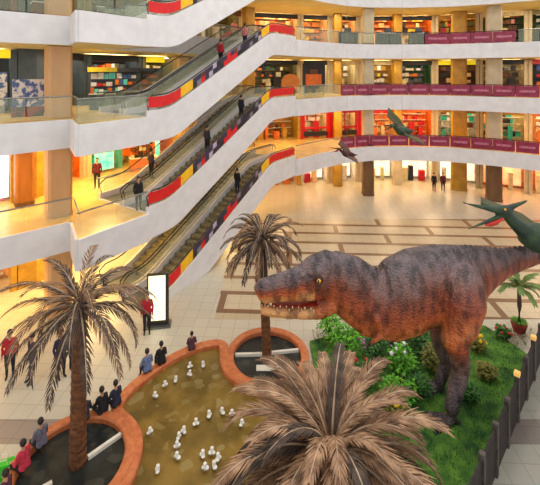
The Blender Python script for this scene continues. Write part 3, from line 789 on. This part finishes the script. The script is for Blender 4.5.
# skull
sk = []
for px,tp,bt,Y,w in ((336,254,300,12.25,.42),(326,250,300,12.25,.48),(314,256,300,12.2,.44),(304,264,301,12.15,.36),(290,270,301,12.1,.29),(274,275,302,12.05,.25),(262,279,304,12.0,.21),(257,286,302,12.0,.13)):
    c, h = T3(px,tp,bt,Y); sk.append((c-o3, w, h, h))
mb.loft(sk, 24)
jw = []
for px,tp,bt,Y,w in ((332,290,312,12.25,.36),(318,300,318,12.2,.33),(302,306,318,12.15,.25),(286,307,317,12.1,.2),(270,306,316,12.05,.17),(261,306,314,12.0,.1)):
    c, h = T3(px,tp,bt,Y); jw.append((c-o3, w, h, h))
mb.loft(jw, 20)
# brow ridge, nostril bumps
for s_ in (-1,1):
    for px,py,r_ in ((318,267,.1),(310,268,.09),(302,271,.07),(268,281,.07)):
        c = P(px,py,12.15)-o3; c.y += s_*(.3 if px > 300 else .12); mb.ball(c, r_, 8, 6)
# back ridge
for i in range(40):
    px = 345+i*5; tp = np.interp(px,[345,358,372,388,402,418,436,470,502,545],[254,263,268,263,256,249,246,246,249,244]); Y = np.interp(px,[345,436,545],[12.35,12.8,13.7])
    mb.ball(P(px,tp,Y)-o3, .06, 6, 5, sc=(1.3,.6,1))
# legs:  (px, py, Y, radius, flatten)
def leg(pts):
    for (a, b) in zip(pts, pts[1:]):
        mb.cap(P(a[0],a[1],a[2])-o3, a[3], P(b[0],b[1],b[2])-o3, b[3], n=14)
leg([(463,282,12.3,.6),(464,302,12.1,.64),(461,322,12.05,.54),(455,338,12.05,.42),(458,353,12.15,.33),(461,368,12.3,.27),(456,388,12.25,.25),(452,408,12.2,.22)])
leg([(458,285,13.3,.5),(446,310,13.4,.46),(438,325,13.45,.34),(440,345,13.5,.26),(447,362,13.5,.22),(441,378,13.5,.2),(437,388,13.5,.18)])
def foot(px, Y):
    c = Vector(((px-HX)/F*Y, Y, .27))-o3
    for a in (-.5,0,.5):
        d_ = Vector((-math.cos(a), math.sin(a)*1.0, 0)); e = c+d_*.55; e.z = .1-0; mb.cap(c+Vector((0,0,-.02)), .15, c+d_*.3+Vector((0,0,-.08)), .12); mb.cap(c+d_*.3+Vector((0,0,-.08)), .12, c+d_*.62+Vector((0,0,-.14)), .09)
    mb.cap(c, .15, c+Vector((.22,0,-.12)), .08)
    return c
F1 = foot(451,12.2); F2 = foot(437,13.5)
# arms
HANDS = []
for (Y, sgn) in ((11.98,-1),(13.15,1)):
    s0 = P(377,318,Y)-o3; el = P(384,333,Y)-o3; ha = P(374,341,Y)-o3
    mb.cap(s0,.17,el,.11); mb.cap(el,.11,ha,.07)
    for q in (-.05,.05):
        mb.cap(ha,.05,ha+Vector((-.1,q,-.08)),.035)
    HANDS.append(ha)
hide = hide_mat()
body = remeshed(mb, 'body', [hide], .035, root, 3)
# colour pattern of the hide: along the back grey, flanks red-brown, throat and muzzle tan
me = body.data; n = len(me.vertices); co = np.empty(n*3); me.vertices.foreach_get('co', co); co = co.reshape(-1,3)+np.array(o3)
px = HX+F*co[:,0]/co[:,1]*1.0; Xs = co[:,0]
tx = []; tt = []; tb = []
for p_,a,b,Y in ((256,279,312,12.0),(290,270,318,12.1),(326,250,312,12.25),(345,253,316,12.35),(372,262,337,12.55),(402,254,336,12.65),(436,245,322,12.8),(470,246,306,13.0),(502,249,280,13.25),(545,244,262,13.7),(640,230,234,15)):
    q = P(p_,a,Y); r_ = P(p_,b,Y); tx.append(q.x); tt.append(q.z); tb.append(r_.z)
zt = np.interp(Xs,tx,tt); zb = np.interp(Xs,tx,tb)
v = (co[:,2]-zb)/(zt-zb)
val = np.interp(v,[-1.5,-.6,-.1,.08,.3,.5,.68,.85,1.0],[.55,.42,.14,.02,.13,.24,.42,.58,.7])
hd = Xs < 1.35
val = np.where(hd, np.interp(v,[0,.3,.5,.66,.8,1],[-.16,-.1,-.02,.2,.52,.62]), val)
legm = (co[:,2] < 2.6); val = np.where(legm & (Xs > 4), np.interp(co[:,2],[0,1.6,2.6],[.72,.58,.3]), val)
at_ = me.attributes.new('hide','FLOAT','POINT'); at_.data.foreach_set('value', val.astype(np.float32))
IV = mat('ivory',(226,206,168),(200,176,136),6,.4); CL = mat('dark_claw',(40,32,28),(26,22,20),6,.4)
def cone(name, a, b, r_, m_, par):
    MB().tube([a,(Vector(a)+Vector(b))/2,b],[r_,r_*.75,r_*.05],7).build(name, m_, par, smooth=True)
for k in range(9):
    for sgn in (-1,1):
        pxx = 262+k*6; w = np.interp(pxx,[257,262,290,304,314],[.1,.19,.27,.33,.38])
        a = P(pxx,301.5,12.08)-o3; a.y += sgn*w*.9; cone('upper_tooth', a, a+Vector((0,0,-.1 if k%2 else -.07)), .022, IV, body)
        if k % 2 == 0:
            a = P(pxx+3,308,12.08)-o3; a.y += sgn*w*.62; cone('lower_tooth', a, a+Vector((0,0,.1)), .025, IV, body)
for s_ in (-1,1):
    c = P(317,273,12.2)-o3; c.y += s_*.43
    e = MB().ball(c,.085,12,8).build('eye', mat('amber_eye',(240,170,30),(220,140,20),4,.15), body, smooth=True)
    MB().ball(c+Vector((-.02,s_*.055,0)),.045,8,6,sc=(.6,1,1.2)).build('pupil', M_BLACK, e, smooth=True)
    MB().ball(c+Vector((.0,-s_*.03,0.01)),.13,10,7,sc=(1.2,.7,1)).build('eye_socket', mat('dark_socket',(56,30,24),(40,22,18),4,.6), body, smooth=True)
    q = P(262,284,12.0)-o3; q.y += s_*.17; MB().ball(q,.035,8,6,sc=(1.2,.6,.8)).build('nostril', CL, body)
    # mouth lining at the jaw corner
for c in (F1,F2):
    for a in (-.5,0,.5):
        d_ = Vector((-math.cos(a), math.sin(a), 0)); p0 = c+d_*.64+Vector((0,0,-.12)); cone('toe_claw', p0, p0+d_*.2+Vector((0,0,-.1)), .07, CL, body)
for ha in HANDS:
    for q in (-.05,.05):
        p0 = ha+Vector((-.1,q,-.08)); cone('finger_claw', p0, p0+Vector((-.08,0,-.1)), .03, CL, body)
MB().loft([(P(316,302,12.15)-o3,.24,.03,.03),(P(300,304.5,12.12)-o3,.17,.03,.03),(P(272,304.5,12.05)-o3,.1,.02,.02)],12).build('tongue', mat('mouth_red',(150,40,26),(110,26,18),4,.4), body)

# ------------------------------------------------------------------ flying reptiles
def pterosaur(loc, rz, sc, body_m, wing_m, beak_m, label, throat=None, tilt=(0,0), beam_z=21.8, seed=0, flap=.35):
    """faces local -x, wings along y"""
    t = empty('flying_reptile', loc, rz, label=label, cat='flying reptile'); t.scale = (sc,sc,sc); t.rotation_euler = (tilt[0],tilt[1],rz)
    mb = MB()
    mb.loft([((-.36,0,.04),.13,.16,.15),((-.1,0,.0),.25,.26,.25),((.2,0,-.03),.27,.26,.27),((.5,0,-.06),.17,.17,.17),((.75,0,-.05),.06,.06,.06),((.95,0,-.02),.02,.02,.02)],16)
    mb.cap((-.3,0,.08),.15,(-.55,0,.24),.11); mb.cap((-.55,0,.24),.11,(-.72,0,.38),.09)
    mb.loft([((-.62,0,.4),.05,.06,.06),((-.72,0,.42),.1,.1,.1),((-.88,0,.42),.08,.08,.07),((-1.05,0,.43),.05,.05,.04),((-1.3,0,.46),.03,.03,.025),((-1.55,0,.5),.01,.012,.01)],14)
    mb.loft([((-.74,0,.36),.06,.04,.04),((-.95,0,.26),.045,.03,.03),((-1.2,0,.14),.028,.02,.02),((-1.4,0,.05),.01,.01,.01)],12)
    mb.cap((-.7,0,.46),.06,(-.35,0,.62),.02)
    for s in (-1,1):
        mb.cap((-.1,s*.15,.05),.08,(-.25,s*.55,.22),.055); mb.cap((-.25,s*.55,.22),.055,(-.42,s*1.0,.2+flap*.3),.04); mb.cap((-.42,s*1.0,.2+flap*.3),.035,(.1,s*1.75,.1+flap*.6),.02)
        mb.cap((.45,s*.08,-.1),.08,(.6,s*.16,-.3),.05); mb.cap((.6,s*.16,-.3),.045,(.82,s*.18,-.36),.03)
        for q in (-.04,0,.04): mb.cap((.82,s*.18,-.36),.025,(.92,s*.18+q,-.42),.012)
    b = remeshed(mb, 'body', [body_m], .022, t, 2)
    for s in (-1,1):
        out = [(-.1,.15,.05),(-.25,.55,.22),(-.42,1.0,.2+flap*.3),(.1,1.75,.1+flap*.6)]
        inn = [(.55,.12,-.08),(.5,.5,-.02),(.42,.95,.1+flap*.15),(.1,1.75,.1+flap*.6)]
        vs = []
        for j in range(13):
            f = j/12*3; i = min(int(f),2); g = f-i
            o = Vector(out[i]).lerp(Vector(out[i+1]),g); q = Vector(inn[i]).lerp(Vector(inn[i+1]),g)
            for m_ in range(5):
                w = o.lerp(q, m_/4); w.z -= .06*math.sin(PI*m_/4)*(1-j/12); vs.append((w.x,s*w.y,w.z))
        fs = [(j*5+m_,j*5+m_+1,j*5+m_+6,j*5+m_+5) for j in range(12) for m_ in range(4)]
        w = MB().add([(a,bb,c+.008) for a,bb,c in vs]+[(a,bb,c-.008) for a,bb,c in vs], fs+[tuple(i+65 for i in f[::-1]) for f in fs]).build('wing', wing_m, t, smooth=True)
    for s in (-1,1):
        MB().ball((-.8,s*.075,.46),.022,8,6).build('eye', mat('amber_eye',(240,170,30)), t)
    if throat: MB().loft([((-.8,0,.31),.05,.02,.05),((-.9,0,.24),.055,.02,.08),((-1.0,0,.19),.04,.02,.07),((-1.08,0,.15),.01,.01,.02)],12).build('throat_pouch', throat, t)
    return t
def wires(loc, top, label, offs):
    mb = MB()
    for dx,dy in offs: mb.tube([(dx,dy,0),(dx,dy,top-loc[2])],.008,5)
    o = mb.build('hanging_wire', M_STEEL); o.location = loc; tag(o, label, 'wire'); return o
GRN = mat('reptile_green',(52,78,44),(22,36,36),5,.5,bump=.4,contrast=(.3,.7)); GRN2 = mat('wing_green',(46,58,30),(84,78,34),2.5,.6)
BRN = mat('reptile_brown',(84,40,30),(50,24,22),6,.6); BRN2 = mat('wing_brown',(70,36,30),(104,52,44),3,.6)
g1 = P(541,238,12.6)
pterosaur(g1, .12, 1.85, GRN, GRN2, GRN, 'big dark green flying reptile with red throat above the tyrannosaur tail', mat('throat_red',(214,60,50),(190,40,36),4,.5), (0,.12), flap=.1)
g2 = P(402,131,25)
pterosaur(g2, .35, 1.15, GRN, GRN2, GRN, 'dark green flying reptile hanging before the red-framed upper shop', None, (.5,0), flap=.5)
g3 = P(347,154,26)
pterosaur(g3, .25, .85, BRN, BRN2, BRN, 'small brown flying reptile hanging before the first upper floor edge', mat('throat_red',(214,60,50)), (.35,.1), flap=.3)
for i,g in enumerate((g1,g2,g3)):
    wires((g.x,g.y,g.z+.15), 22.0, ['thin wire holding the big green flying reptile at the right','thin wire holding the green flying reptile in the middle','thin wire holding the small brown flying reptile'][i], [(0,0)])
for y in (12.6,25.5):
    o = MB().box(-20,36,-.9,.9,0,.4).build('roof_beam', M_FASCIA); o.location = (0,y,22.0); tag(o, 'steel roof beam %s'%('over the dinosaur' if y < 20 else 'over the far half of the hall'), 'beam')
    bpy.context.view_layer.update()

# ------------------------------------------------------------------ people
SKIN = mat('skin',(206,156,124),(190,138,106),6,.6); HAIR = mat('hair_black',(26,20,20),(40,30,28),10,.6)
CM = {}
def cloth(k, c):
    return mat('cloth_'+k, c, tuple(v*.8 for v in c), 8, .85)
CLO = dict(red=cloth('red',(190,30,44)), black=cloth('black',(28,26,32)), navy=cloth('navy',(38,42,66)), grey=cloth('grey',(120,120,134)), mauve=cloth('mauve',(96,56,70)),
           pink=cloth('pink',(240,150,150)), white=cloth('white',(232,228,226)), blue=cloth('blue',(110,130,170)), dgrey=cloth('dgrey',(60,58,64)), rose=cloth('rose',(224,60,84)), maroon=cloth('maroon',(100,20,36)))
def person(loc, face, top, bottom, label, pose='stand', hs=1.0, seed=0):
    """faces local -y; face = heading"""
    rn = random.Random(seed)
    t = empty('person', loc, face, label=label, cat='person'); t.scale = (hs,hs,hs)
    mb = MB(); refs = []
    def c(a,ra,b,rb,mi): mb.cap(a,ra,b,rb); refs.append((a,b,(ra+rb)/2,mi))
    if pose == 'sit':                      # seat at z = 0
        hip = 0.09; ps = [(-.1,0,hip),(.1,0,hip)]
        for s in (-1,1):
            c((s*.1,0,hip),.095,(s*.12,-.42,hip+.02),.065,2); c((s*.12,-.42,hip+.02),.06,(s*.12,-.45,-.34),.042,2); c((s*.12,-.45,-.37),.04,(s*.12,-.6,-.41),.032,3)
        ch = hip+.45; lean = -.08
    else:
        hip = .88; st = .1 if pose == 'walk' else .0
        for s in (-1,1):
            c((s*.09,0,hip),.1,(s*.1,-st*s*.8-.02,.48),.068,2); c((s*.1,-st*s*.8-.02,.48),.062,(s*.1,st*(.6 if s>0 else -.4)*-1*s,.1),.042,2)
            fy = st*(.6 if s>0 else -.4)*-1*s; c((s*.1,fy,.05),.042,(s*.11,fy-.15,.035),.033,3)
        ch = hip+.45; lean = 0
    for s in (-1,1):
        c((s*.07,0,hip+.06),.11,(s*.06,lean*.5,hip+.22),.1,1); c((s*.06,lean*.5,hip+.22),.1,(s*.1,lean,ch),.1,1)
        c((s*.1,lean,ch),.1,(s*.17,lean,ch+.03),.062,1)
        if pose == 'sit':
            el = (s*.24,lean-.05,ch-.24); wr = (s*.14,lean-.27,ch-.3)
        else:
            el = (s*.24,.03,ch-.25); wr = (s*.23,-.08,ch-.47)
        c((s*.18,lean,ch+.02),.055,el,.045,1); c(el,.045,wr,.032,1)
    c((0,lean,ch+.06),.055,(0,lean-.01,ch+.16),.05,0)
    hc = Vector((0,lean-.02,ch+.27))
    mb.ball(hc,.1,12,9,sc=(.82,.95,1.18)); refs.append((tuple(hc),tuple(hc),.1,0))
    mb.cap(hc+Vector((0,-.03,-.07)),.055,hc+Vector((0,-.05,-.085)),.04)                 # chin
    mb.cap(hc+Vector((0,-.09,.02)),.015,hc+Vector((0,-.112,-.015)),.018)                 # nose
    for s in (-1,1): mb.ball(hc+Vector((s*.083,.0,-.005)),.024,8,6,sc=(.5,1,1.3))          # ears
    b = remeshed(mb, 'body', [SKIN, CLO[top], CLO[bottom], M_BLACK], .018, t, 2, refs)
    MB().ball(hc+Vector((0,.02,.03)),.108,14,9,sc=(.86,.95,1.08)).build('hair', HAIR, t, smooth=True)
    for s in (-1,1):
        MB().ball(hc+Vector((s*.034,-.088,.01)),.011,6,5).build('eye', M_BLACK, t)
        if pose == 'sit': w = Vector((s*.14,lean-.27,ch-.3)); d = Vector((-s*.25,-1,-.25)).normalized()
        else: w = Vector((s*.23,-.08,ch-.47)); d = Vector((0,-.15,-1)).normalized()
        sd = Vector((0,1,0)) if pose != 'sit' else Vector((1,0,0))
        h = MB(); pa = w+d*.09; h.loft([(w,.03,.022,.022),(w+d*.05,.04,.018,.018),(pa,.038,.014,.014)],8)
        for q,l in ((-.03,.06),(-.01,.075),(.01,.07),(.028,.055)):
            bend = Vector((-s*.3,0,0)) if pose != 'sit' else Vector((0,0,-.4))
            m_ = pa+sd*q+d*l*.6; h.tube([pa+sd*q-d*.02, m_, m_+(d+bend).normalized()*l*.45],[.0095,.009,.007],6)
        th = w+d*.03-sd*.035; h.tube([w+d*.02-sd*.015, th+d*.02-sd*.01, th+d*.05-sd*.012],[.012,.011,.008],6)
        h.build('hand', SKIN, t, smooth=True)
    return t
def gp(px,py,z=0): return G(px,py,z)
person(gp(10,377),.4,'red','black','standing person in red jacket and black trousers at the far left','stand',1,1)
person(gp(32,381),-.6,'dgrey','navy','person in dark grey top walking near the person in red','walk',1,2)
person(gp(61,377),.9,'navy','black','person in navy standing just left of the left palm trunk','stand',1,3)
person(gp(72,371),2.6,'black','navy','person in black half behind the left palm trunk','stand',.97,4)
person(gp(97,188,H),.2,'maroon','black','person in maroon top before the turquoise shop, first upper floor','stand',1,5)
person(gp(139,213,H)+Vector((-.15,.35,.03)),.8,'black','dgrey','person in black at the escalator foot, first upper floor','stand',.92,6)
person(gp(147,333),.3,'red','black','person in red beside the lit cream board','stand',1,8)
person(gp(434,191),.1,'black','black','left one of two people in black on the far ground floor','stand',1,9)
person(gp(443,191),-.2,'maroon','black','right one of two people in dark clothes on the far ground floor','stand',1,10)
# riders
def rider(L, t_, top, bottom, label, far=0, seed=0):
    q = Vector((-5.66,18.1))+AX*t_+Vector((-AX.y,AX.x))*(1.0+2.0*far)
    k = int((t_-2.0)/.4); zz = base(2.0+k*.4+.2)
    q = Vector((-5.66,18.1))+AX*(2.0+k*.4+.2)+Vector((-AX.y,AX.x))*(1.0+2.0*far)
    person((q.x,q.y,H*L+zz+.005), ANG+PI/2, top, bottom, label, 'stand', .97, seed)
rider(1,5.0,'dgrey','black','rider in dark grey on the escalator from first to second upper floor',0,11)
rider(2,6.3,'red','black','rider in red on the escalator from second to third upper floor',0,12)
rider(2,8.6,'pink','navy','rider in pink near the top of the highest full escalator',0,13)
rider(0,7.8,'black','navy','rider in black on the ground floor escalator',0,14)
rider(1,8.2,'navy','black','rider in navy high on the escalator to the second upper floor',0,15)
p = P(230,27,27.5); person((p.x-.1,32.0,3*H+.01),.2,'pink','white','person in pink on the third upper floor left of the escalator top','stand',1.1,16)
rider(1,2.7,'dgrey','black','rider in dark grey low on the rear escalator from the first upper floor',1,7)
# sitting on the pool edge
def sitter(px,py,face,top,bottom,label,seed):
    p = gp(px,py,RIMZ); person(p, face, top, bottom, label, 'sit', .72 if seed in (23,) else .85, seed)
sitter(148,372,-2.4,'blue','navy','person in pale blue sitting on the pool edge',21)
sitter(162,364,-2.5,'black','black','person in black sitting on the pool edge right of the one in pale blue',22)
sitter(192,350,-2.8,'mauve','black','person in mauve sitting alone on the far pool edge',23)
sitter(117,406,-2.2,'navy','black','person in navy sitting highest of the three on the left pool edge',24)
sitter(103,413,-2.2,'black','dgrey','person in black sitting in the middle of the three on the left pool edge',25)
sitter(84,421,-2.7,'dgrey','black','person in dark grey sitting lowest of the three beside the left basin',26)
sitter(42,447,-2.1,'grey','black','person with black hair in grey sitting on the left basin edge',27)
sitter(25,470,-1.9,'rose','black','person in rose red sitting on the left basin edge',28)
sitter(8,502,-1.7,'mauve','black','person in mauve sitting at the bottom left corner on the basin edge',29)
# green bag at the corner
b_ = gp(4,478)
t = empty('shopping_bag', b_, .4, label='bright green bag standing on the floor at the bottom left corner', cat='bag')
MB().add([(-.2,-.1,0),(.2,-.1,0),(.2,.1,0),(-.2,.1,0),(-.24,-.12,.42),(.24,-.12,.42),(.24,.12,.42),(-.24,.12,.42)],[(3,2,1,0),(0,1,5,4),(1,2,6,5),(2,3,7,6),(3,0,4,7),(4,5,6,7)]).build('pouch', mat('bag_green',(50,210,40),(30,180,30),3,.5), t)
for y in (-.1,.1): MB().tube([(-.1,y,.41),(-.08,y,.56),(.08,y,.56),(.1,y,.41)],.012,6).build('handle', M_WHITE, t)

# ------------------------------------------------------------------ lights
def area(loc, size, power, col, rot=(0,0,0)):
    l = bpy.data.lights.new('gallery_lamp','AREA'); l.shape = 'DISK'; l.size = size; l.energy = power; l.color = col
    o = bpy.data.objects.new('gallery_lamp', l); COL.objects.link(o); o.location = loc; o.rotation_euler = rot; return o
WARM = (1.0,.66,.24); PEACH = (1.0,.66,.36); NEU = (1.0,.86,.62)
spots = [(-13.2,17.0),(-10.2,20.6),(-9.6,23.0),(-6.8,27.0),(-3.4,32.0),(1.0,34.5),(6,36.5),(11.5,37),(15.2,36.6),(22.5,33)]
for L in range(4):
    for i,(x,y) in enumerate(spots):
        left = i < 5
        pw = [(170,60),(170,120),(60,80),(40,100)][L][0 if left else 1]
        col = WARM if (left and L < 2) else (PEACH if L < 2 else NEU)
        area((x,y,H*L+3.2), 1.6, pw, col)
# unseen overhead area light, added as soft fill above the open top
def overhead(loc, sx, sy, power, col, rot=(0,0,0)):
    l = bpy.data.lights.new('overhead_fill','AREA'); l.shape='RECTANGLE'; l.size=sx; l.size_y=sy; l.energy=power; l.color=col
    o = bpy.data.objects.new('overhead_fill', l); COL.objects.link(o); o.location=loc; o.rotation_euler=rot
overhead((4,15,26), 24, 22, 2600, (1,.97,.93))
w = bpy.data.worlds.new('World'); S.world = w; w.use_nodes = True
bg = w.node_tree.nodes['Background']; bg.inputs[0].default_value = (1.0,.97,.95,1); bg.inputs[1].default_value = .72

# ------------------------------------------------------------------ camera
cam = bpy.data.cameras.new('camera'); co_ = bpy.data.objects.new('camera', cam); COL.objects.link(co_)
co_.location = (0,0,CZ); co_.rotation_euler = (PI/2,0,0)
cam.sensor_fit = 'HORIZONTAL'; cam.sensor_width = 36; cam.lens = 36*F/540; cam.shift_y = -(242.5-HY)/540; cam.clip_end = 300
S.camera = co_
S.view_settings.view_transform = 'Standard'; S.view_settings.look = 'None'; S.view_settings.gamma = 1; S.view_settings.exposure = .45
S.view_settings.use_curve_mapping = False
